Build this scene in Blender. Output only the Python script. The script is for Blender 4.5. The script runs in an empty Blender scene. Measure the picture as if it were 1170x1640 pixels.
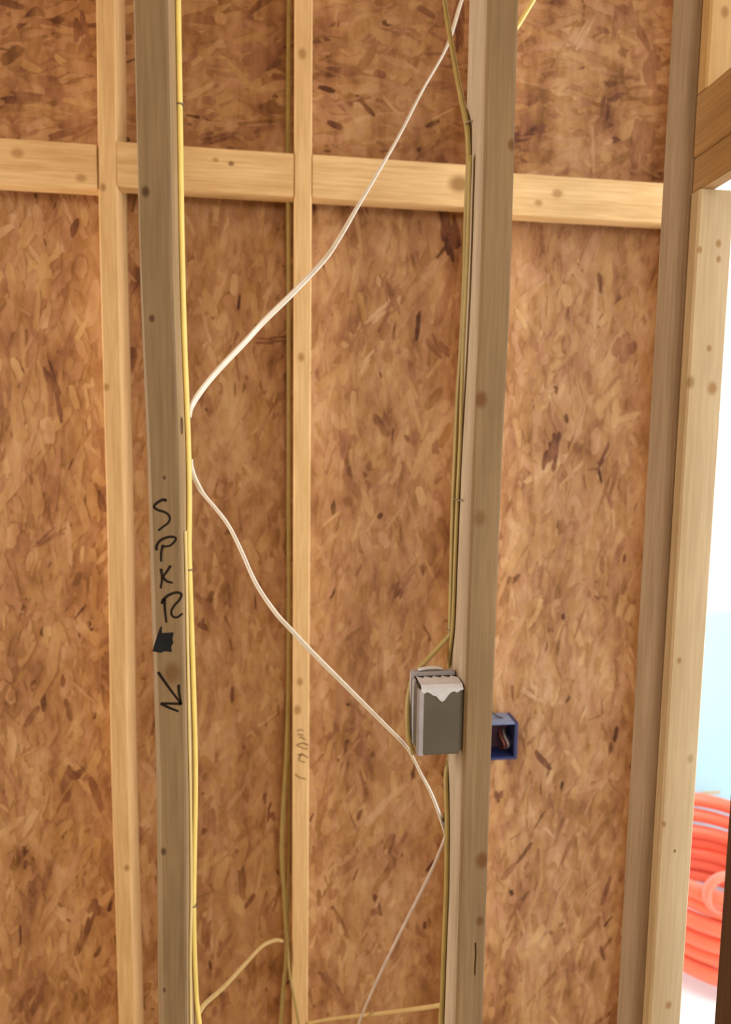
import bpy, bmesh, math, random
from mathutils import Vector, Matrix

# ------------------------------------------------------------------ camera, world, light
SC = bpy.context.scene
C = SC.collection
W, H = 1170.0, 1640.0
F, PITCH, YAW, ROLL = 1034.36, 0.0972, 0.12184, 0.01314
CAM = Vector((0, 0, 1.66))
cy, sy, cp, sp, cr, sr = math.cos(YAW), math.sin(YAW), math.cos(PITCH), math.sin(PITCH), math.cos(ROLL), math.sin(ROLL)
R0 = Vector((cy, -sy, 0)); FW = Vector((sy*cp, cy*cp, -sp)); U0 = Vector((sy*sp, cy*sp, cp))
RT = R0*cr + U0*sr; UP = U0*cr - R0*sr
cam_data = bpy.data.cameras.new('camera')
cam = bpy.data.objects.new('camera', cam_data); C.objects.link(cam)
cam_data.sensor_fit = 'VERTICAL'; cam_data.sensor_height = 36.0; cam_data.sensor_width = 36.0*W/H
cam_data.lens = F/H*36.0
cam_data.clip_start = 0.02
cam.matrix_world = Matrix(((RT.x, UP.x, -FW.x, CAM.x), (RT.y, UP.y, -FW.y, CAM.y), (RT.z, UP.z, -FW.z, CAM.z), (0, 0, 0, 1)))
cam_data.dof.use_dof = True; cam_data.dof.focus_distance = 0.90; cam_data.dof.aperture_fstop = 3.0
SC.camera = cam

world = bpy.data.worlds.new('sky'); SC.world = world; world.use_nodes = True
bg = world.node_tree.nodes['Background']
bg.inputs['Color'].default_value = (0.93, 0.97, 1.0, 1); bg.inputs['Strength'].default_value = 2.1

def area(name, loc, target, sx, sz, power, col):
    d = bpy.data.lights.new(name, 'AREA'); d.shape = 'RECTANGLE'; d.size = sx; d.size_y = sz
    d.energy = power; d.color = col
    o = bpy.data.objects.new(name, d); C.objects.link(o); o.location = loc
    o.rotation_euler = (Vector(target)-Vector(loc)).to_track_quat('-Z', 'Y').to_euler()
    return o
area('window_daylight', (0.30, -1.3, 2.05), (0.30, 1.5, 1.35), 0.6, 0.7, 25, (1.0, 0.90, 0.76))
area('cavity_side_fill', (-2.05, 1.33, 1.75), (0.3, 0.84, 1.7), 0.22, 1.8, 46, (1.0, 0.93, 0.84))  # added fill lamp before the solid left wall, brightens left stud faces
area('opening_daylight', (2.0, 1.16, 1.80), (-0.1, 1.06, 1.65), 0.40, 1.8, 26, (1.0, 0.95, 0.88))

vs = SC.view_settings
SC.display_settings.display_device = 'sRGB'
vs.view_transform = 'Standard'; vs.look = 'None'; vs.gamma = 1; vs.use_curve_mapping = False; vs.exposure = -0.20

# ------------------------------------------------------------------ helpers
rnd = random.Random(7)
def at(px, py, Y):
    """point on the vertical plane at depth Y seen at a pixel of the 1170x1640 frame"""
    d = FW + RT*((px-W/2)/F) - UP*((py-H/2)/F)
    return CAM + d*(Y/d.y)
def srgb(r, g, b):
    f = lambda c: (c/255/12.92 if c/255 <= .04045 else ((c/255+.055)/1.055)**2.4)
    return (f(r), f(g), f(b), 1)
def tag(o, label=None, cat=None, group=None, kind=None):
    if label: o['label'] = label
    if cat: o['category'] = cat
    if group: o['group'] = group
    if kind: o['kind'] = kind
    return o
def link(name, me, mat, parent=None, loc=(0, 0, 0), smooth=False):
    o = bpy.data.objects.new(name, me); C.objects.link(o); o.location = loc
    if mat: me.materials.append(mat)
    if parent:
        o.parent = parent
    if smooth:
        for p in me.polygons: p.use_smooth = True
    return o
def pyd(name, v, f, mat, parent=None, loc=(0, 0, 0), smooth=False):
    me = bpy.data.meshes.new(name); me.from_pydata([tuple(q) for q in v], [], f); me.update()
    bm = bmesh.new(); bm.from_mesh(me); bmesh.ops.recalc_face_normals(bm, faces=bm.faces); bm.to_mesh(me); bm.free()
    return link(name, me, mat, parent, loc, smooth)
def box(name, lo, hi, mat, parent=None, bev=0.0, origin=None):
    """bevelled box in world coordinates, origin at its base by default"""
    lo = Vector(lo); hi = Vector(hi)
    og = Vector(origin) if origin is not None else Vector(((lo.x+hi.x)/2, (lo.y+hi.y)/2, lo.z))
    bm = bmesh.new(); bmesh.ops.create_cube(bm, size=1)
    for v in bm.verts:
        v.co = Vector([(lo[i]+hi[i])/2 + v.co[i]*(hi[i]-lo[i]) for i in range(3)]) - og
    if bev: bmesh.ops.bevel(bm, geom=bm.edges[:], offset=bev, segments=2, affect='EDGES')
    me = bpy.data.meshes.new(name); bm.to_mesh(me); bm.free()
    if parent is not None: return link(name, me, mat, parent, og - parent.location)
    return link(name, me, mat, None, og)
def empty(name, loc):
    o = bpy.data.objects.new(name, None); C.objects.link(o); o.location = loc; o.empty_display_size = .05
    return o

class NT:
    def __init__(s, name, rough=.7, spec=.3):
        s.m = bpy.data.materials.new(name); s.m.use_nodes = True
        s.t = s.m.node_tree; s.b = s.t.nodes['Principled BSDF']
        s.b.inputs['Roughness'].default_value = rough; s.b.inputs['Specular IOR Level'].default_value = spec
    def n(s, typ, **kw):
        o = s.t.nodes.new(typ)
        for k, v in kw.items(): setattr(o, k, v)
        return o
    def put(s, sock, v):
        if hasattr(v, 'is_linked') or isinstance(v, bpy.types.NodeSocket): s.t.links.new(v, sock)
        else: sock.default_value = v
    def math(s, op, a, b=0.0):
        o = s.n('ShaderNodeMath', operation=op); s.put(o.inputs[0], a); s.put(o.inputs[1], b); return o.outputs[0]
    def mapping(s, vec, scale=(1, 1, 1), loc=(0, 0, 0), rot=(0, 0, 0)):
        o = s.n('ShaderNodeMapping'); s.put(o.inputs['Vector'], vec)
        o.inputs['Scale'].default_value = scale; o.inputs['Location'].default_value = loc; o.inputs['Rotation'].default_value = rot
        return o.outputs[0]
    def noise(s, vec, scale, detail=3, rough=.5):
        o = s.n('ShaderNodeTexNoise'); s.put(o.inputs['Vector'], vec); o.inputs['Scale'].default_value = scale
        o.inputs['Detail'].default_value = detail; o.inputs['Roughness'].default_value = rough
        return o.outputs[0]
    def ramp(s, fac, stops):
        o = s.n('ShaderNodeValToRGB'); s.put(o.inputs[0], fac); e = o.color_ramp.elements
        while len(e) > 1: e.remove(e[-1])
        e[0].position, e[0].color = stops[0]
        for p, c in stops[1:]: x = e.new(p); x.color = c
        return o.outputs[0]
    def mix(s, fac, a, b, mode='MIX'):
        o = s.n('ShaderNodeMix', data_type='RGBA', blend_type=mode)
        s.put(o.inputs['Factor'], fac); s.put(o.inputs['A'] if False else o.inputs[6], a); s.put(o.inputs[7], b)
        return o.outputs[2]
    def color(s, c): s.put(s.b.inputs['Base Color'], c)
    def bump(s, h, strength, dist=.001):
        o = s.n('ShaderNodeBump'); s.put(o.inputs['Height'], h); o.inputs['Strength'].default_value = strength
        o.inputs['Distance'].default_value = dist; s.t.links.new(o.outputs[0], s.b.inputs['Normal'])

def plain(name, col, rough=.5, spec=.4, vary=.12, scale=40):
    k = NT(name, rough, spec)
    tc = k.n('ShaderNodeTexCoord').outputs['Object']
    n = k.noise(tc, scale, 4)
    d = tuple(max(0, c*(1-vary)) for c in col[:3])+(1,); l = tuple(min(1, c*(1+vary)) for c in col[:3])+(1,)
    k.color(k.ramp(n, [(.3, d), (.7, l)]))
    return k.m

def wood(name, dark, light, knots=(), axis='Z', seed=0, warm=None, stain=(), rough=.75):
    """sawn lumber: grain along one axis, knots (local x, y, z, radius) as brown spots"""
    k = NT(name, rough, .2)
    tc = k.n('ShaderNodeTexCoord').outputs['Object']
    sc = {'Z': (1, 1, .045), 'X': (.045, 1, 1), 'Y': (1, .045, 1)}[axis]
    g = k.noise(k.mapping(tc, sc, (seed*3.1, seed*1.7, seed*.9)), 190, 4, .6)
    b = k.noise(k.mapping(tc, {'Z': (1, 1, .16), 'X': (.16, 1, 1), 'Y': (1, .16, 1)}[axis], (seed, seed*2.2, 0)), 26, 3, .55)
    f = k.noise(tc, 900, 2, .7)
    s = k.math('ADD', k.math('MULTIPLY', g, .5), k.math('ADD', k.math('MULTIPLY', b, .38), k.math('MULTIPLY', f, .12)))
    col = k.ramp(s, [(.36, dark), (.62, light)])
    for (x, y, z, r, kc) in knots:
        v = k.n('ShaderNodeVectorMath', operation='SUBTRACT'); k.put(v.inputs[0], tc); v.inputs[1].default_value = (x, y, z)
        sx = {'Z': (1, 1, .75), 'X': (.75, 1, 1), 'Y': (1, .75, 1)}[axis]
        v2 = k.n('ShaderNodeVectorMath', operation='MULTIPLY'); k.put(v2.inputs[0], v.outputs[0]); v2.inputs[1].default_value = sx
        ln = k.n('ShaderNodeVectorMath', operation='LENGTH'); k.put(ln.inputs[0], v2.outputs[0])
        mr = k.n('ShaderNodeMapRange', interpolation_type='SMOOTHSTEP'); k.put(mr.inputs[0], ln.outputs['Value'])
        mr.inputs[1].default_value = r*.35; mr.inputs[2].default_value = r*1.25; mr.inputs[3].default_value = .8; mr.inputs[4].default_value = 0
        col = k.mix(mr.outputs[0], col, kc)
    k.color(col); k.bump(s, .35, .0006)
    return k.m

# ------------------------------------------------------------------ main dimensions
S, D, BAY = .038, .089, .4064
XL, YN = -.16887, .80447                  # near partition: first stud
XR = XL + BAY
XB, YB = -.39157, 1.46212                 # framing of the sheathed wall
YO = YB + D                               # face of the sheathing
XJ, YJ, JW = .52826, .81098, .0486        # post beside the opening
CEIL = 2.86
def zrow(row, Y, px=585): return at(px, row, Y).z

TAN = srgb(120, 78, 44); KD = srgb(112, 72, 38); KDARK = srgb(70, 42, 24)
# ------------------------------------------------------------------ setting
m_sub = plain('subfloor', srgb(196, 170, 130), .85, .2, .1, 12)
m_drywall = plain('drywall', srgb(205, 190, 165), .9, .2, .05, 5)
m_ceil = plain('ceiling_board', srgb(190, 160, 120), .9, .2, .08, 6)
tag(box('floor', (-2.3, -3.1, -.05), (1.02, 1.62, 0), m_sub), kind='structure')
tag(box('ceiling', (-2.3, -3.1, CEIL), (1.02, 1.62, CEIL+.05), m_ceil), kind='structure')
tag(box('wall_left', (-2.3, -3.1, 0), (-2.2, 1.55, CEIL), m_drywall), kind='structure')
tag(box('wall_rear', (-2.2, -3.1, 0), (1.02, -3.0, CEIL), m_drywall), kind='structure')
tag(box('wall_right', (.92, -3.0, 0), (1.02, -.35, CEIL), m_drywall), kind='structure')

# sheathing: two boards of pressed strands, the joint hidden behind the blocking
def osb_mat():
    k = NT('osb', .72, .25)
    at_ = k.n('ShaderNodeAttribute', attribute_name='tone').outputs['Fac']
    hue = k.n('ShaderNodeAttribute', attribute_name='hue').outputs['Fac']
    tc = k.n('ShaderNodeTexCoord').outputs['Object']
    n1 = k.noise(k.mapping(tc, (1, 1, .40)), 48, 5, .65)
    n2 = k.noise(k.mapping(tc, (1, 1, .5)), 10, 4, .6)
    n3 = k.noise(tc, 420, 2, .6)
    s = k.math('ADD', k.math('MULTIPLY', at_, .28), k.math('ADD', k.math('MULTIPLY', n1, .32), k.math('ADD', k.math('MULTIPLY', n2, .56), k.math('MULTIPLY', n3, .06))))
    a = k.ramp(s, [(.36, srgb(90, 52, 38)), (.48, srgb(142, 95, 66)), (.58, srgb(173, 124, 88)), (.68, srgb(194, 148, 110)), (.82, srgb(212, 172, 134))])
    b = k.ramp(s, [(.36, srgb(92, 58, 32)), (.48, srgb(144, 101, 58)), (.58, srgb(175, 129, 80)), (.68, srgb(195, 152, 102)), (.82, srgb(213, 176, 126))])
    k.color(k.mix(hue, a, b)); k.bump(n1, .3, .0005)
    return k.m
m_osb = osb_mat()
wall = empty('wall_back', (0, YO, 0)); tag(wall, kind='structure')
ZS = zrow(290, YO)
OX0, OX1 = -1.30, .955
def panel(z0, z1):
    p = box('sheathing_panel', (OX0, YO+.001, z0), (OX1, YO+.0125, z1), m_osb, wall)
    for nm, val in (('tone', .5), ('hue', .4)):
        a = p.data.attributes.new(nm, 'FLOAT', 'POINT'); a.data.foreach_set('value', [val]*len(p.data.vertices))
    return p
def flakes(parent, z0, z1, mean, spread, count, extra=(), base=.53):
    """thin wood strands pressed into the board, each with its own tone"""
    v, f, tone, hue = [], [], [], []
    o0 = parent.location + wall.location
    def flake(x, z, L, Wd, ang, t, h, lift):
        ca, sa = math.cos(ang), math.sin(ang); b = len(v)
        n = 5; top, bot = [], []
        for i in range(n):
            u = (i/(n-1)-.5)*L
            w = Wd*.5*(.55 if i in (0, n-1) else 1)
            top.append((u+rnd.uniform(-.05, .05)*L, w*rnd.uniform(.75, 1.15))); bot.append((u+rnd.uniform(-.05, .05)*L, -w*rnd.uniform(.75, 1.15)))
        out = top + bot[::-1]
        pts = [(x+u*ca-w*sa, z+u*sa+w*ca) for u, w in out]
        if any(not (OX0 < q[0] < OX1 and z0 < q[1] < z1) for q in pts): return
        for q in pts: v.append((q[0]-o0.x, YO+.001-lift-o0.y, q[1]-o0.z)); tone.append(t); hue.append(h)
        f.append(tuple(range(b, b+len(pts))))
    for i in range(count):
        x = rnd.uniform(-1.1, OX1-.01); z = rnd.uniform(max(z0, .0), min(z1, 2.83))
        L = rnd.choice((.03, .045, .06, .08, .11))*rnd.uniform(.8, 1.2); Wd = rnd.uniform(.005, .026)
        t = min(1, max(0, rnd.gauss(base, .16)))
        if rnd.random() < .030: t = rnd.uniform(-.35, .05); Wd *= .6; L *= .6
        flake(x, z, L, Wd, rnd.gauss(mean, spread), t, rnd.random(), .0001+.0011*i/count)
    for (px, py, lp, wp, a, t) in extra:
        c = at(px, py, YO); q = YO/F
        lp *= q; wp *= q; big = wp > .018
        for j in range(9 if big else 5):
            du, dv = rnd.uniform(-.32, .32)*lp, rnd.uniform(-.42, .42)*wp
            flake(c.x+du*math.cos(a)-dv*math.sin(a), c.z+du*math.sin(a)+dv*math.cos(a), lp*rnd.uniform(.3, .65), wp*rnd.uniform(.18, .42), a+rnd.gauss(0, .16), t+.12+rnd.uniform(-.08, .12), .1, .0013+.00004*j)
    me = bpy.data.meshes.new('strand_layer'); me.from_pydata(v, [], f); me.update()
    for nm, val in (('tone', tone), ('hue', hue)):
        a = me.attributes.new(nm, 'FLOAT', 'POINT'); a.data.foreach_set('value', val)
    o = link('strand_layer', me, m_osb, parent); tag(o, kind='stuff'); return o
V = math.pi/2
lower = panel(0, ZS-.0015); upper = panel(ZS+.0015, CEIL)
flakes(lower, .002, ZS-.002, V-.12, .38, 11500, [
    (885, 720, 62, 24, V-.15, -.2), (83, 620, 90, 16, V+.1, -.15), (645, 935, 85, 14, 1.1, 0), (137, 1490, 85, 16, 1.25, -.25), (148, 1455, 30, 26, V, -.2), (718, 372, 85, 34, V, -.25),
    (433, 1300, 30, 16, V, -.3), (430, 545, 50, 10, .1, -.05), (625, 470, 75, 16, 2.0, .05), (1000, 560, 60, 40, V-.3, .05), (700, 555, 50, 22, 2.2, 0), (120, 1237, 26, 22, V, -.2),
    (205, 570, 30, 22, V, 0), (75, 860, 50, 12, .5, .05), (150, 845, 60, 20, 1.2, .1), (325, 1000, 24, 16, 2.3, -.1), (335, 1305, 70, 24, V, .05), (500, 340, 26, 10, V, -.2),
    (565, 1130, 50, 8, 2.2, .1), (860, 930, 66, 16, V, .1), (800, 1275, 20, 18, V, -.15), (45, 1470, 110, 18, V-.1, .1), (60, 1590, 80, 22, 1.2, .05), (330, 1490, 80, 16, V+.05, 0),
    (875, 1330, 40, 10, 2.2, .9), (860, 1120, 70, 9, 2.6, .95), (610, 500, 60, 14, .8, .9), (585, 585, 60, 12, 1.0, .95), (945, 752, 34, 4, 0, -.05), (600, 1460, 20, 14, V, -.05), (530, 1575, 60, 16, 2.1, .1)])
flakes(upper, ZS+.002, CEIL-.002, .12, .42, 3600, [
    (35, 160, 60, 20, .1, -.1), (130, 55, 60, 24, V, -.05), (330, 190, 40, 12, .4, .0), (345, 220, 50, 16, .2, -.05), (410, 213, 36, 16, .2, .0), (120, 200, 110, 28, .3, 0),
    (420, 90, 60, 50, .6, .05), (970, 175, 44, 16, V, -.05), (1045, 110, 60, 30, V, 0), (1030, 230, 80, 40, V, .05), (735, 40, 90, 16, V, -.2), (640, 50, 60, 10, .0, .1), (930, 60, 60, 14, 1.0, .8), (1000, 30, 50, 40, V, .05)], .42)  # lower base tone: dimmer light on the upper board put into strand colour

# ------------------------------------------------------------------ lumber
FRESH_D, FRESH_L = srgb(206, 166, 112), srgb(236, 200, 146)
GREY_D, GREY_L = srgb(126, 104, 76), srgb(152, 128, 95)

def bow(rows, dx, Y):
    pts = [(zrow(r, Y), d*Y/F) for r, d in zip(rows, dx)]
    pts.sort()
    def f(z):
        if z <= pts[0][0]: return pts[0][1]
        if z >= pts[-1][0]: return pts[-1][1]
        for (a, u), (b, w) in zip(pts, pts[1:]):
            if a <= z <= b:
                t = (z-a)/(b-a); t = t*t*(3-2*t); return u+(w-u)*t
    return f
def lumber(name, x, y, w, d, z0, z1, mat, label, cat='stud', group=None, bend=None, wane=None, r=.0022, hole=None, n=40):
    """upright with eased edges; may be crooked (bend), lose its front left edge (wane) and have a drilled hole in its right face"""
    bend = bend or (lambda z: 0); wane = wane or (lambda z: 0)
    zs = [z0+(z1-z0)*i/n for i in range(n+1)]
    if hole:
        hz, hy, hr = hole; zs = [z for z in zs if abs(z-hz) > hr*2.2]+[hz-hr*1.6, hz+hr*1.6]; zs.sort()
    v, f = [], []
    for z in zs:
        b = bend(z); c = r+wane(z)
        for (u, q) in ((c, 0), (w-r, 0), (w, r), (w, d-r), (w-r, d), (r, d), (0, d-r), (0, r+c*.9)):
            v.append((u+b, q, z-z0))
    m = len(zs)
    for i in range(m-1):
        for j in range(8):
            q = (i*8+j, i*8+(j+1) % 8, i*8+8+(j+1) % 8, i*8+8+j)
            if hole and j == 2 and abs(zs[i]-(hz-hr*1.6)) < 1e-6:
                bx = w+bend(hz); k0 = len(v)
                for dep in (0, -.035):
                    for t in range(12):
                        a = t*math.pi/6; v.append((bx+dep, hy+hr*math.cos(a), hz-z0+hr*math.sin(a)))
                # q: lower front, lower back, upper back, upper front
                lf, lb, ub, uf = q
                cor = {0: ub, 1: uf, 2: lf, 3: lb}
                for t in range(12):
                    qd = t//3; f.append((k0+t, k0+(t+1) % 12, cor[qd]))
                    if t % 3 == 2: f.append((k0+(t+1) % 12, cor[(qd+1) % 4], cor[qd]))
                    f.append((k0+t, k0+12+t, k0+12+(t+1) % 12, k0+(t+1) % 12))
                f.append(tuple(range(k0+12, k0+24)))
                continue
            f.append(q)
    f.append(tuple(range(8))); f.append(tuple(range((m-1)*8, m*8)))
    o = pyd(name, v, f, mat, None, (x, y, z0))
    return tag(o, label, cat, group)
def kn(px, py, Y, ox, oy, oz, r_px, col=None):
    p = at(px, py, Y); return (p.x-ox, p.y-oy, p.z-oz, r_px*Y/F, col or KD)

# near partition
kl = [kn(x, y, YN, XL, YN, 0, r, c) for x, y, r, c in ((233, 307, 7, KDARK), (243, 510, 5, KDARK), (263, 765, 3, KDARK), (276, 1078, 16, srgb(116, 84, 52)), (261, 1364, 6, KDARK), (262, 1586, 4, KDARK), (214, 372, 5, KDARK))]
kl.append((.004, .030, zrow(687, YN+.03), .024, srgb(24, 16, 10)))  # not a knot: darkness inside the drilled hole, painted into the wood colour
kl.append((.038, .07, zrow(715, YN)-.02, .012, srgb(225, 205, 165)))
bend_l = bow([0, 420, 820, 1220, 1640], [-4.4, -3.3, 2.7, 5.2, .8], YN)
zt_, zb_ = zrow(380, YN), zrow(1640, YN)
stud_l = lumber('wall_stud', XL, YN, S, D, 0, CEIL, wood('stud_wood_marked', GREY_D, GREY_L, kl, seed=1),
    'grey weathered stud with handwritten black letters and arrow on its front edge', bend=bend_l,
    wane=lambda z: .0075*min(1, max(0, (zt_-z)/(zt_-zb_)))**.8, hole=(zrow(687, YN+.03), .030, .0115))
kr = [kn(x, y, YN, XR, YN, 0, r, c) for x, y, r, c in ((819, 232, 8, KD), (770, 640, 12, KD), (772, 1378, 14, KD), (768, 1475, 8, KD), (793, 1476, 9, KD), (768, 830, 12, srgb(125, 92, 58)))]
bend_r = bow([0, 420, 820, 1220, 1640], [1, 3, -1.5, -3, -2.5], YN)
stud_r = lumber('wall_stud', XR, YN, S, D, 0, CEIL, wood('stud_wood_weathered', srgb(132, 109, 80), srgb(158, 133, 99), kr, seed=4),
    'grey weathered stud with left side coloured paler as if lit, carrying the grey junction box on its left face', bend=bend_r, r=.0028)

# light on the inner sides of both weathered studs, painted in as paler wood
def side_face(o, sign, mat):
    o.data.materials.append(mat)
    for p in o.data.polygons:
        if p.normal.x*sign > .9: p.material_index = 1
side_face(stud_r, -1, wood('stud_side_lit', srgb(160, 141, 118), srgb(188, 168, 142), (), seed=5))
side_face(stud_l, 1, wood('stud_side_lit_tan', srgb(160, 132, 96), srgb(190, 162, 122), kl[-2:], seed=2))

# framing against the sheathing
backs = [
    (XB, 'pale stud on the sheathing, left of the stud with handwriting', ((170, 620, 5), (203, 1390, 5), (165, 300, 5)), bow([0, 420, 820, 1220, 1640], [4, 0, .5, -3, -1.5], YB)),
    (XB+BAY, 'pale stud on the sheathing with pencilled scribble, crossed by the white wires', ((484, 86, 7), (482, 572, 6), (480, 1092, 6), (476, 1137, 7)), None),
    (XB+2*BAY, 'pale stud mostly hidden behind the stud with the junction box, holding the blue outlet box', (), None),
]
sib = []
for i, (x, lab, ks, bd) in enumerate(backs):
    ks = [kn(a, b, YB, x, YB, 0, r, srgb(165, 122, 70)) for a, b, r in ks]
    o = lumber('wall_stud', x, YB, S, D, 0, CEIL, wood('stud_wood_fresh', FRESH_D, FRESH_L, ks, seed=10+i), lab, bend=bd, r=.0025)
    sib.append(o)
end_stud = lumber('wall_stud', .916, YB, .038, D, 0, CEIL, wood('stud_wood_end', FRESH_D, FRESH_L, (), seed=21),
    'stud at the right end of the sheathing, behind the pale post', r=.0025)

# blocking boards between those studs: (left, right, row of top at a pixel)
def blocking(x0, x1, px, row0, label, ks, seed, tilt=0):
    zt = at(px, row0, YB).z
    w = x1-x0
    km = [kn(a, b, YB, x0+w/2, YB+.019, zt-.089, r, c) for a, b, r, c in ks]
    o = box('blocking_board', (x0+.0006, YB, zt-.089), (x1-.0006, YB+.038, zt), wood('blocking_wood', FRESH_D, srgb(238, 204, 150), km, 'X', seed), None, .0015)
    o.rotation_euler = (0, tilt, 0)
    tag(o, label, 'blocking', 'blocking boards between the studs'); del o['group']
    return o
BRN = srgb(176, 132, 82)
blocking(-1.2, XB, 50, 224, 'leftmost horizontal pale blocking board, reaching the left edge of the picture', [(130, 285, 7, BRN), (28, 245, 8, BRN)], 31)
blocking(XB+S, XB+BAY, 330, 236, 'horizontal pale blocking board passing behind the stud with handwriting', [(370, 262, 4, KD), (345, 256, 4, BRN)], 32)
blocking(XB+BAY+S, XB+2*BAY, 620, 255, 'horizontal pale blocking board with dark knot, crossed by the white wire', [(735, 295, 15, srgb(140, 98, 48))], 33)
blocking(XB+2*BAY+S, .9155, 940, 285, 'rightmost horizontal pale blocking board, between box stud and pale post', [(862, 325, 6, BRN), (892, 310, 8, BRN)], 34)

# post beside the opening, and the header that runs from it towards the viewer
CW = .022
zj = zrow(303, YJ, 1140); zh1 = zrow(243, YJ, 1116); zh2 = zrow(138, YJ, 1116)
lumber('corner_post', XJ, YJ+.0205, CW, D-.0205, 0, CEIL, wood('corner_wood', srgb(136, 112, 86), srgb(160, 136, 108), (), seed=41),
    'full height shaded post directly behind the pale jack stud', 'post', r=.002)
kj = [kn(x, y, YJ, XJ, YJ, 0, r, c) for x, y, r, c in ((1105, 612, 9, srgb(170, 138, 96)), (1140, 622, 10, BRN), (1135, 558, 5, BRN), (1150, 390, 6, BRN), (1087, 1058, 5, BRN), (1105, 1215, 7, srgb(190, 168, 120)), (1063, 1320, 5, BRN), (1070, 1610, 7, BRN), (1080, 1363, 3, KD), (1120, 400, 5, BRN), (1150, 415, 5, BRN))]
lumber('jack_stud', XJ, YJ, JW, .020, 0, zj, wood('jack_wood', srgb(206, 184, 146), srgb(230, 210, 172), kj, seed=42),
    'pale bright thin jack stud beside the daylit opening, ending under the header', 'stud', r=.002)
m_head = wood('header_wood', srgb(186, 150, 108), srgb(212, 178, 132), (), 'Y', 43)
hd = empty('door_header', (XJ+CW/2, .3, zj+.0005))
tag(hd, 'header of two brown boards running from the pale jack stud towards the viewer', 'header')
box('upper_board', (XJ, -.34, zh1+.0005), (XJ+CW, YJ+.020, zh2), m_head, hd, .0015)
box('lower_board', (XJ+.0015, -.34, zj+.0005), (XJ+CW, YJ+.020, zh1), m_head, hd, .0015)
lumber('cripple_stud', XJ, YJ, JW, .020, zh2+.0005, CEIL, wood('cripple_wood', srgb(212, 176, 122), srgb(236, 202, 148), [kn(1160, 20, YJ, XJ, YJ, zh2, 8, BRN)], seed=44),
    'short pale cripple stud standing on top of the header', 'stud', r=.002, n=8)
p0 = at(1142, 1640, .749)
lumber('wall_stud', p0.x, .66, .038, .089, 0, CEIL, wood('stud_wood_dark', srgb(96, 70, 58), srgb(122, 92, 74), (), seed=45),
    'dark brown upright at the lower right edge of the picture, in front of orange coil', r=.002)

# ------------------------------------------------------------------ outdoors beyond the opening
m_deck = plain('pale_deck', srgb(238, 238, 242), .8, .2, .03, 4)
m_foam = plain('blue_foam', srgb(192, 238, 252), .7, .3, .03, 3)
m_tape = plain('tape', srgb(214, 200, 160), .6, .3, .05, 20)
tag(box('outdoor_floor_1', (1.02, -3.0, -.05), (8.5, 7.0, 0), m_deck), kind='structure')  # pale floor outside, beyond the opening
YW = 2.0
while at(1130, 1385, YW).z > 0: YW += .005
zf = zrow(985, YW, 1130)
fw = empty('low_wall', (2.2, YW+.05, 0)); tag(fw, 'low wall of pale blue insulation boards outside the opening', 'wall')
for i in range(5):
    box('insulation_board', (1.05+i*1.22, YW, .001), (1.05+i*1.22+1.215, YW+.10, zf), m_foam, fw, .004)
for r, x0, x1 in ((1268, 1122, 1152), (1384, 1128, 1150)):
    a, b = at(x0, r, YW), at(x1, r+3, YW)
    box('seam_tape', (a.x, YW-.0015, a.z-.012), (b.x, YW+.0005, a.z), m_tape, fw)

def catmull(P, n=10):
    P = [Vector(p) for p in P]; Q = [P[0]*2-P[1]]+P+[P[-1]*2-P[-2]]; out = []
    for i in range(1, len(Q)-2):
        for k in range(n):
            t = k/n; a, b, c, d = Q[i-1], Q[i], Q[i+1], Q[i+2]
            out.append(.5*((2*b)+(c-a)*t+(2*a-5*b+4*c-d)*t*t+(3*b-a-3*c+d)*t**3))
    out.append(P[-1]); return out
def sweep(name, P, prof, mat, parent=None, n=10, ref=(0, 1, 0), twist=None, cap=True, org=None):
    """sweep a closed profile of (u, v) along a smooth path; u lies along ref"""
    pts = catmull(P, n) if n else [Vector(p) for p in P]
    org = Vector(org) if org is not None else pts[0].copy()
    v, f = [], []; m = len(prof)
    ref = Vector(ref)
    for i, p in enumerate(pts):
        t = (pts[min(i+1, len(pts)-1)]-pts[max(i-1, 0)]).normalized()
        b = t.cross(ref)
        if b.length < 1e-4: b = t.cross(Vector((1, 0, 0)))
        b.normalize(); a = b.cross(t).normalized()
        th = twist(i/(len(pts)-1)) if twist else 0
        a2 = a*math.cos(th)+b*math.sin(th); b2 = b*math.cos(th)-a*math.sin(th)
        for (u, w) in prof: v.append(p+a2*u+b2*w-org)
    for i in range(len(pts)-1):
        for j in range(m): f.append((i*m+j, i*m+(j+1) % m, (i+1)*m+(j+1) % m, (i+1)*m+j))
    if cap: f.append(tuple(range(m))); f.append(tuple(range((len(pts)-1)*m, len(pts)*m)))
    loc = org - parent.location if parent else org
    return pyd(name, v, f, mat, parent, loc, True)
def oval(a, b, n=10): return [(a*math.cos(i*2*math.pi/n), b*math.sin(i*2*math.pi/n)) for i in range(n)]
def twin(r):
    """figure-eight section of a two-conductor wire"""
    out = []
    for k in range(7): t = -math.pi*.72+k*math.pi*1.44/6; out.append((r*.92+r*math.cos(t), r*math.sin(t)))
    for k in range(7): t = math.pi*.28+k*math.pi*1.44/6; out.append((-r*.92+r*math.cos(t), r*math.sin(t)))
    return out

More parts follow.
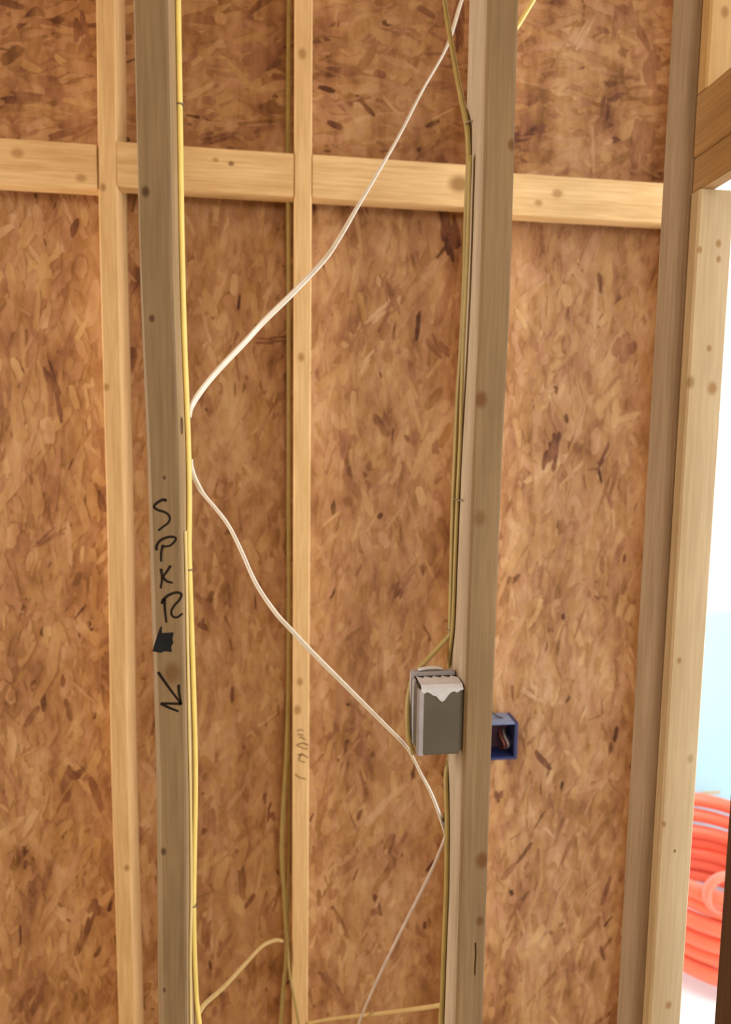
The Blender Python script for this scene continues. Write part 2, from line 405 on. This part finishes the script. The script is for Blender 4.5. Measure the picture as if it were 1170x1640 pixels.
# orange conduit coil
m_orange = plain('orange_plastic', srgb(255, 128, 96), .35, .5, .04, 6)
def coil():
    
    Yf = 1.2
    while at(1130, 1592, Yf).z > .004: Yf += .002
    c = at(1140, 1592, Yf); dr = Vector((c.x, c.y, 0)).normalized()*.27; cx, cyy = c.x+dr.x, c.y+dr.y; P = []; R = .27; r = .0245
    rows = []
    turns = 6.6; N = int(turns*26)
    for i in range(N):
        a = -math.pi/2+.5+i/26*2*math.pi; k = i/26
        rr = R+.010*math.sin(k*2.4)+.006*math.sin(k*5.1+1)
        z = r+.002+k*.0492+.010*math.sin(a*1.0+k*.9)*min(1, k*.5)
        P.append((cx+rr*math.cos(a), cyy+rr*math.sin(a), z))
    return P, r, (cx, cyy, 0), Yf
P, r, og, c_front = coil()
zt = P[-1][2]
# the free end rises in front and curls back over the stack
e0 = at(1133, 1462, 1.74); 
cl = empty('conduit_coil', og); tag(cl, 'stacked coil of thick orange flexible conduit on the pale floor outside', 'conduit')
sweep('coiled_tube', P, oval(r, r, 12), m_orange, cl, 2, (0, 0, 1))
c0 = at(1172, 1440, c_front-.03); Rl = .058
sweep('end_loop', [(c0.x+Rl*math.cos(a)*1.05, c0.y+.03*math.sin(a*.5), c0.z+Rl*math.sin(a)) for a in [math.radians(d) for d in range(20, 300, 14)]], oval(.014, .014, 12), plain('orange_pale', srgb(255, 140, 115), .3, .5, .04, 6), cl, 3)

# ------------------------------------------------------------------ cables
m_yel = plain('yellow_jacket', srgb(238, 216, 124), .38, .5, .06, 30)
m_yel2 = plain('pale_yellow_jacket', srgb(232, 214, 150), .4, .5, .06, 30)
m_olive = plain('dull_yellow_jacket', srgb(156, 134, 76), .5, .4, .10, 30)  # dull olive yellow, darker than the bright jacket
m_cream = plain('cream_jacket', srgb(196, 168, 112), .5, .4, .08, 30)
m_white = plain('clear_white_wire', srgb(226, 218, 204), .28, .6, .06, 60)
m_metal = NT('staple_steel', .4, .5); m_metal.color((.32, .28, .24, 1)); m_metal.b.inputs['Metallic'].default_value = .8; m_metal = m_metal.m
m_black = plain('black_plastic', srgb(40, 36, 32), .5, .4)
m_ink = plain('marker_ink', srgb(34, 24, 16), .6, .2, .2, 90)
m_ink_blue = plain('marker_ink_blot', srgb(28, 30, 34), .6, .2, .3, 60)
m_pencil = plain('pencil', srgb(128, 96, 56), .8, .1, .2, 90)

def path(pts, side=None, r=.003):
    out = []
    for p in pts:
        q = at(*p)
        if side == 'L' and q.y < YN+D: q.x = max(q.x, XL+S+bend_l(q.z)+r)
        if side == 'R' and YN-.003 < q.y < YN+D+.001: q.x = min(q.x, XR+bend_r(q.z)-r)
        if side == 'C' and q.y > YB-.002: q.x = min(q.x, XB+BAY-r)
        out.append(q)
    return out
FLAT = oval(.0056, .0034)
c1 = sweep('electrical_cable', path([(273, -40, .86), (276, 60, .86), (279, 170, .86), (283, 290, .858), (287, 410, .858), (293, 540, .86), (298, 660, .862), (299, 740, .862), (297, 810, .858), (294, 870, .85), (297, 912, .85), (301, 1000, .856), (305, 1100, .862), (309, 1200, .868), (308, 1280, .866), (305, 1350, .858), (302, 1450, .85), (303, 1520, .856), (309, 1570, .866), (315, 1605, .872), (320, 1650, .876), (322, 1720, .88)], 'L', .0032), FLAT, m_yel)
tag(c1, 'bright yellow flat cable stapled down the right face of the handwritten stud', 'cable')
c2 = sweep('electrical_cable', path([(291, 850, .828), (294, 912, .83), (298, 1000, .828), (299, 1100, .826), (300, 1200, .826), (301, 1300, .83), (303, 1400, .834), (303, 1450, .834), (303, 1540, .826), (303, 1660, .826)], 'L', .0022), oval(.0026, .0018), m_yel2)
tag(c2, 'thin pale cable beside the bright yellow cable on the lower handwritten stud', 'cable')

tw = lambda t: .5+.9*math.sin(t*7)
c3 = sweep('speaker_wire', path([(752, -40, 1.36), (735, 12, 1.34), (715, 75, 1.30), (676, 145, 1.26), (640, 215, 1.21), (604, 278, 1.16), (570, 335, 1.12), (545, 378, 1.09), (520, 415, 1.07), (470, 468, 1.01), (425, 512, .97), (390, 550, .94), (350, 592, .915), (325, 622, .90), (308, 648, .89), (299, 667, .880)], 'L', .003), twin(.0022), m_white, None, 8, (0, 0, 1), lambda t: .9+1.1*math.sin(t*5+.5))
tag(c3, 'white two-conductor wire slanting from top centre down to the handwritten stud', 'wire')
c4 = sweep('speaker_wire', path([(299, 737, .876), (307, 755, .886), (317, 777, .89), (327, 793, .893), (345, 814, .895), (366, 842, .898), (386, 882, .90), (410, 935, .90), (440, 980, .90), (468, 1011, .90), (500, 1045, .90), (560, 1105, .90), (610, 1155, .90), (642, 1187, .90), (657, 1206, .899), (672, 1236, .898), (690, 1270, .897), (706, 1312, .895), (716, 1345, .893), (723, 1375, .888), (726, 1410, .885)], 'L', .003), twin(.0021), m_white, None, 8, (0, 0, 1), lambda t: .6+1.0*t+.5*math.sin(t*9))
tag(c4, 'white two-conductor wire slanting from the handwritten stud down to below the junction box', 'wire')
c5 = sweep('speaker_wire', path([(716, 1330, .893), (708, 1352, .91), (690, 1395, .96), (655, 1465, 1.04), (620, 1535, 1.12), (590, 1600, 1.19), (572, 1645, 1.24), (555, 1690, 1.28)]), twin(.0015), plain('hazy_wire', srgb(190, 172, 158), .4, .5), None, 8, (0, 0, 1))
tag(c5, 'faint thin wire slanting down left from the lower part of the box stud', 'wire')

# cables on the left face of the box stud
c6 = sweep('electrical_cable', path([(706, -40, 1.15), (714, 20, 1.10), (724, 80, 1.03), (735, 140, .95), (746, 195, .878), (755, 235, .868), (757, 265, .866), (753, 300, .868), (749, 340, .872), (749, 420, .872), (746, 480, .874), (740, 560, .878), (734, 640, .884), (728, 760, .886), (725, 830, .888), (727, 920, .886), (727, 1004, .884), (722, 1016, .884), (706, 1032, .886), (686, 1054, .887), (667, 1076, .884), (659, 1090, .877), (654, 1115, .866), (652, 1145, .858), (654, 1180, .852), (662, 1207, .848)], 'R', .003), FLAT, m_olive)
tag(c6, 'dull yellow cable stapled down the box stud, bending left into the junction box', 'cable')
c7 = sweep('electrical_cable', path([(752, 250, .85), (748, 400, .853), (741, 560, .858), (737, 700, .864), (735, 800, .867), (733, 900, .870), (731, 1000, .872), (726, 1060, .888), (722, 1078, .9005)], 'R', .0028), oval(.0045, .0024), m_olive)
tag(c7, 'second dull cable on the box stud, running straight down behind the junction box', 'cable')
c8 = sweep('electrical_cable', path([(721, 1205, .898), (722, 1240, .884), (725, 1310, .872), (726, 1370, .868), (724, 1420, .866), (719, 1500, .87), (715, 1560, .872), (712, 1640, .874), (710, 1720, .874)], 'R', .003), FLAT, m_olive)
tag(c8, 'dull cable coming out below the junction box and down the box stud', 'cable')
c9 = sweep('electrical_cable', path([(716, 1320, .90), (714, 1390, .90), (712, 1460, .90), (710, 1540, .90), (704, 1640, .90), (702, 1720, .90)]), oval(.0035, .0022), m_cream)
tag(c9, 'pale cable hanging along the back edge of the lower box stud', 'cable')
c10 = sweep('electrical_cable', path([(888, -60, .98), (862, -14, .97), (848, 10, .96), (836, 30, .94), (824, 48, .92), (806, 66, .905)]), FLAT, m_yel)
tag(c10, 'yellow cable end showing at the top, right of the box stud', 'cable')

# cables on the left face of the middle stud
c11 = sweep('electrical_cable', path([(463, -40, 1.50), (461, 200, 1.50), (462, 480, 1.50), (462, 800, 1.50), (462, 1050, 1.50), (459, 1200, 1.49), (453, 1300, 1.48), (451, 1370, 1.475), (456, 1450, 1.48), (459, 1520, 1.48), (454, 1580, 1.475), (448, 1660, 1.47)], 'C', .005), oval(.006, .005), m_olive)
tag(c11, 'dull yellow cable running down the left face of the scribbled stud, full height', 'cable')
c12 = sweep('electrical_cable', path([(464, 1120, 1.525), (463, 1300, 1.525), (461, 1430, 1.50), (461, 1520, 1.468), (464, 1560, 1.452), (473, 1610, 1.440), (482, 1660, 1.430)], 'C', .003), oval(.0055, .003), m_olive)
tag(c12, 'dull yellow cable crossing onto the foot of the scribbled stud', 'cable')
c13 = sweep('electrical_cable', path([(318, 1622, .895), (330, 1606, .93), (360, 1579, 1.06), (395, 1541, 1.20), (420, 1515, 1.32), (440, 1506, 1.42), (452, 1507, 1.465)]), oval(.004, .003), m_cream)
tag(c13, 'cream cable looping from the foot of the handwritten stud to the scribbled stud', 'cable')
c14 = sweep('electrical_cable', path([(490, 1640, 1.44), (530, 1632, 1.36), (600, 1624, 1.2), (650, 1618, 1.06), (700, 1611, .93), (709, 1608, .912)]), oval(.0035, .0026), m_cream)
tag(c14, 'pale yellow cable crossing level at the bottom between scribbled stud and box stud', 'cable')

# staples
def staple(p, label, along=(0, 0, 1), out=(1, 0, 0), w=.012, h=.006, mat=m_metal):
    """U staple whose legs go into the face behind it"""
    p = Vector(p); out = Vector(out).normalized(); s = Vector((0, 1, 0))
    pts = [p-s*w/2-out*h, p-s*w/2, p+s*w/2, p+s*w/2-out*h]
    pts = [pts[0], pts[0].lerp(pts[1], .9), pts[1].lerp(pts[2], .08), pts[1].lerp(pts[2], .5), pts[1].lerp(pts[2], .92), pts[2].lerp(pts[3], .1), pts[3]]
    o = sweep('cable_staple', pts, oval(.0009, .0009, 6), mat, None, 3, (0, 0, 1))
    return tag(o, label, 'staple')
def on_l(row, y): z = at(300, row, y).z; return (XL+S+bend_l(z)+.0068, y, z)
def on_r(row, y): z = at(735, row, y).z; return (XR+bend_r(z)-.0068, y, z)
staple(on_l(170, .86), 'staple over the yellow cable near the top of the handwritten stud')
staple(on_l(912, .848), 'staple over the yellow cable beside the handwritten letters')
staple(on_l(1449, .848), 'staple over the yellow cable low on the handwritten stud')
staple(on_r(197, .866), 'staple high on the left face of the box stud', out=(-1, 0, 0))
staple(on_r(800, .860), 'staple halfway up the left face of the box stud', out=(-1, 0, 0), w=.030)
staple(on_r(1008, .884), 'staple where a cable bends off the stud above the junction box', out=(-1, 0, 0))
# black clip
q = at(714, 1310, .895)
ck = empty('cable_clip', (q.x, q.y, q.z)); tag(ck, 'small black cable clip on the wires below the junction box', 'clip')
box('clip_body', (q.x-.0035, q.y-.006, q.z-.006), (q.x+.0045, q.y+.004, q.z+.008), m_black, ck, .0015)
box('clip_tab', (q.x+.001, q.y-.004, q.z-.012), (q.x+.005, q.y+.002, q.z-.005), m_black, ck, .001)

# ------------------------------------------------------------------ handwriting
def strokes(name, lines, Y, sc, ox, oy, wpx, parent, mat, lift=.0004):
    v, f = [], []
    for ln in lines:
        pts = catmull([at(ox+x/sc, oy+y/sc, Y-lift) for x, y in ln], 6) if len(ln) > 2 else [at(ox+x/sc, oy+y/sc, Y-lift) for x, y in ln]
        b = len(v); hw = wpx*Y/F/2; n = len(pts)
        for i, p in enumerate(pts):
            t = (pts[min(i+1, n-1)]-pts[max(i-1, 0)]); nn = Vector((-t.z, 0, t.x)).normalized()
            w = hw*(1.1-.35*(i/(n-1)))
            for dy in (0, .0002): v.append(p+nn*w+Vector((0, dy, 0))-parent.location); v.append(p-nn*w+Vector((0, dy, 0))-parent.location)
        for i in range(n-1):
            k = b+i*4; f += [(k, k+1, k+5, k+4), (k+2, k+6, k+7, k+3), (k, k+4, k+6, k+2), (k+1, k+3, k+7, k+5)]
    return pyd(name, v, f, mat, parent)
strokes('split_crack', [[(761, 1510), (761.5, 1528), (760.5, 1545), (760, 1562)]], YN, 1, 0, 0, 2.6, stud_r, plain('crack_dark', srgb(66, 46, 22), .9, .1))
LET = {
 'S': [[(187, 178), (178, 165), (150, 172), (118, 195), (110, 215), (135, 233), (185, 250), (211, 278), (206, 312), (175, 338), (136, 368)]],
 'P': [[(130, 497), (124, 475), (148, 435), (200, 411), (243, 412), (250, 430), (215, 466), (168, 474)], [(168, 462), (156, 512), (155, 572)]],
 'K': [[(154, 618), (162, 680), (152, 748)], [(218, 598), (196, 632), (163, 678)], [(165, 672), (192, 700), (232, 712)]],
 'R': [[(178, 815), (180, 885), (190, 972)], [(160, 850), (168, 825), (205, 792), (255, 775), (288, 786), (276, 822), (236, 868), (222, 905), (232, 932), (262, 937), (297, 912)]],
}
for ch, ln in LET.items(): strokes('marker_letter', ln, YN, 4.1, 220, 760, 4.2, stud_l, m_ink)
strokes('marker_arrow', [[(135, 1297), (198, 1388), (288, 1508)], [(270, 1380), (274, 1440), (288, 1508)], [(290, 1506), (220, 1504), (152, 1503)], [(152, 1503), (210, 1532), (270, 1556)]], YN, 4.1, 220, 760, 4.4, stud_l, m_ink)
blot = [(98, 1160), (112, 1112), (130, 1058), (148, 1005), (160, 993), (160, 1040), (196, 1040), (238, 1036), (230, 1080), (236, 1104), (222, 1130), (226, 1166), (180, 1160), (150, 1172)]
bp = [at(220+x/4.1, 760+y/4.1, YN-.0005)-stud_l.location for x, y in blot]
nb = len(bp)
pyd('marker_blot', bp+[p+Vector((0, .0003, 0)) for p in bp], [tuple(range(nb)), tuple(range(nb, 2*nb))]+[(i, (i+1) % nb, nb+(i+1) % nb, nb+i) for i in range(nb)], m_ink_blue, stud_l)
SCR = [[(385, 310), (450, 280), (530, 300)], [(390, 390), (470, 400), (530, 420)], [(430, 460), (500, 470), (575, 520)], [(640, 650), (540, 602), (450, 610), (380, 650), (450, 684), (520, 720), (640, 740)],
       [(400, 885), (500, 862), (580, 910), (650, 945)], [(505, 865), (440, 930), (430, 1000), (500, 1040), (570, 1060)], [(340, 1340), (420, 1410), (600, 1460)]]
for ln in SCR: strokes('pencil_stroke', [ln], YB, 14.9, 450, 1150, 2.0, sib[1], m_pencil)

# ------------------------------------------------------------------ grey junction box on the left face of the box stud
m_grey = plain('grey_pvc', srgb(92, 86, 74), .5, .4, .10, 25)
m_rim = plain('grey_pvc_light', srgb(168, 164, 168), .5, .4, .10, 40)
m_lab = plain('torn_paper', srgb(206, 206, 212), .8, .2, .08, 60)
m_dark = plain('dark_gap', srgb(52, 48, 50), .7, .2)
yf, yb_ = YN+.006, .868
a = at(672, 1100, yf); b = at(672, 1212, yf)
xa = a.x; zb0 = b.z; zb1 = a.z; xr_ = XR-.0012+min(bend_r(zb0), bend_r(zb1))
jb = empty('junction_box', ((xa+xr_)/2, (yf+yb_)/2, zb0)); tag(jb, 'grey plastic junction box with torn white label fixed to the left of a stud', 'electrical box')
box('body', (xa, yf, zb0), (xr_, yb_-.018, zb1), m_grey, jb, .004)
box('back_lip', (xa-.0028, yb_-.014, zb0-.002), (xr_, yb_, zb1+.004), m_rim, jb, .0018)
box('gap', (xa+.0015, yb_-.019, zb0+.002), (xr_-.001, yb_-.013, zb1-.001), m_dark, jb)
# corner rib up the left front edge and a rib half way back
box('corner_rib', (xa-.0016, yf-.0012, zb0+.001), (xa+.0068, yf+.010, zb1-.004), m_rim, jb, .0012)
box('side_rib', (xa-.002, yf+.030, zb0+.003), (xa+.002, yf+.040, zb1-.002), m_rim, jb, .001)
# torn label over the top edge
def torn():
    tx = [xa+.002+(xr_-xa-.003)*i/14 for i in range(15)]
    hang = [.003, .006, .004, .006, .009, .010, .015, .018, .015, .009, .005, .004, .006, .003, .002]
    v, f = [], []
    for k, (x, h) in enumerate(zip(tx, hang)):
        prof = [(yb_-.022-.004*(k % 3), zb1+.0012), (yf+.02, zb1+.0014), (yf+.004, zb1+.0010), (yf-.0010, zb1-.003), (yf-.0014, zb1-.003-h)]
        for (y, z) in prof: v.append((x-jb.location.x, y-jb.location.y, z-jb.location.z))
    for i in range(14):
        for j in range(4): q = i*5+j; f.append((q, q+1, q+6, q+5))
    o = pyd('torn_label', v, f, m_lab, jb); md = o.modifiers.new('thickness', 'SOLIDIFY'); md.thickness = .0006; md.offset = 0
    return o
torn()
sweep('label_curl', [(xa+.008, yb_-.006, zb1+.0055), (xa+.018, yb_-.007, zb1+.0075), (xa+.030, yb_-.007, zb1+.0085), (xa+.042, yb_-.006, zb1+.0065)], oval(.0055, .0012, 8), m_lab, jb, 4, (0, 1, 0))

# ------------------------------------------------------------------ blue outlet box on the hidden stud
m_blue = plain('blue_pvc', srgb(36, 44, 92), .45, .5, .12, 40)
m_in = plain('box_inside', srgb(72, 46, 60), .7, .3, .3, 60)
yq = YB+.004
r1 = at(830, 1157, yq); r2 = at(830, 1216, yq)
bx0, bx1, bz0, bz1 = XB+2*BAY+S+.0008, r1.x, r2.z, r1.z
ob = empty('outlet_box', ((bx0+bx1)/2, yq+.03, bz0)); tag(ob, 'small open blue plastic outlet box right of the box stud', 'electrical box')
t = .0045
box('box_side', (bx0, yq, bz0), (bx0+t, yq+.06, bz1), m_blue, ob, .001)
box('box_side', (bx1-t*2.0, yq, bz0), (bx1, yq+.06, bz1), m_blue, ob, .001)
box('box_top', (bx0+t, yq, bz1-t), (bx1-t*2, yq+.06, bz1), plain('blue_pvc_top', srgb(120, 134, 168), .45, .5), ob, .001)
box('box_bottom', (bx0+t, yq, bz0), (bx1-t*2, yq+.06, bz0+t*1.6), m_blue, ob, .001)
box('box_back', (bx0+t, yq+.056, bz0+t*1.6), (bx1-t*2, yq+.06, bz1-t), m_in, ob)
w0 = at(806, 1195, yq+.03)
for k, (dx, col) in enumerate(((-.004, srgb(150, 80, 70)), (.006, srgb(190, 180, 170)), (.014, srgb(36, 40, 70)))):
    sweep('box_wire', [(w0.x+dx, yq+.054, w0.z-.016), (w0.x+dx+.004, yq+.03, w0.z-.004), (w0.x+dx+.001, yq+.018, w0.z+.012), (w0.x+dx-.005, yq+.03, w0.z+.028), (w0.x+dx, yq+.054, w0.z+.034)], oval(.0024, .0024, 8), plain('wire_jacket', col), ob, 5, (1, 0, 0))
sweep('feed_cable', [at(786, 1140, yq+.03), at(796, 1147, yq+.03), at(806, 1151, yq+.03), at(813, 1159, yq+.03)], oval(.003, .002, 8), m_black, ob, 5)
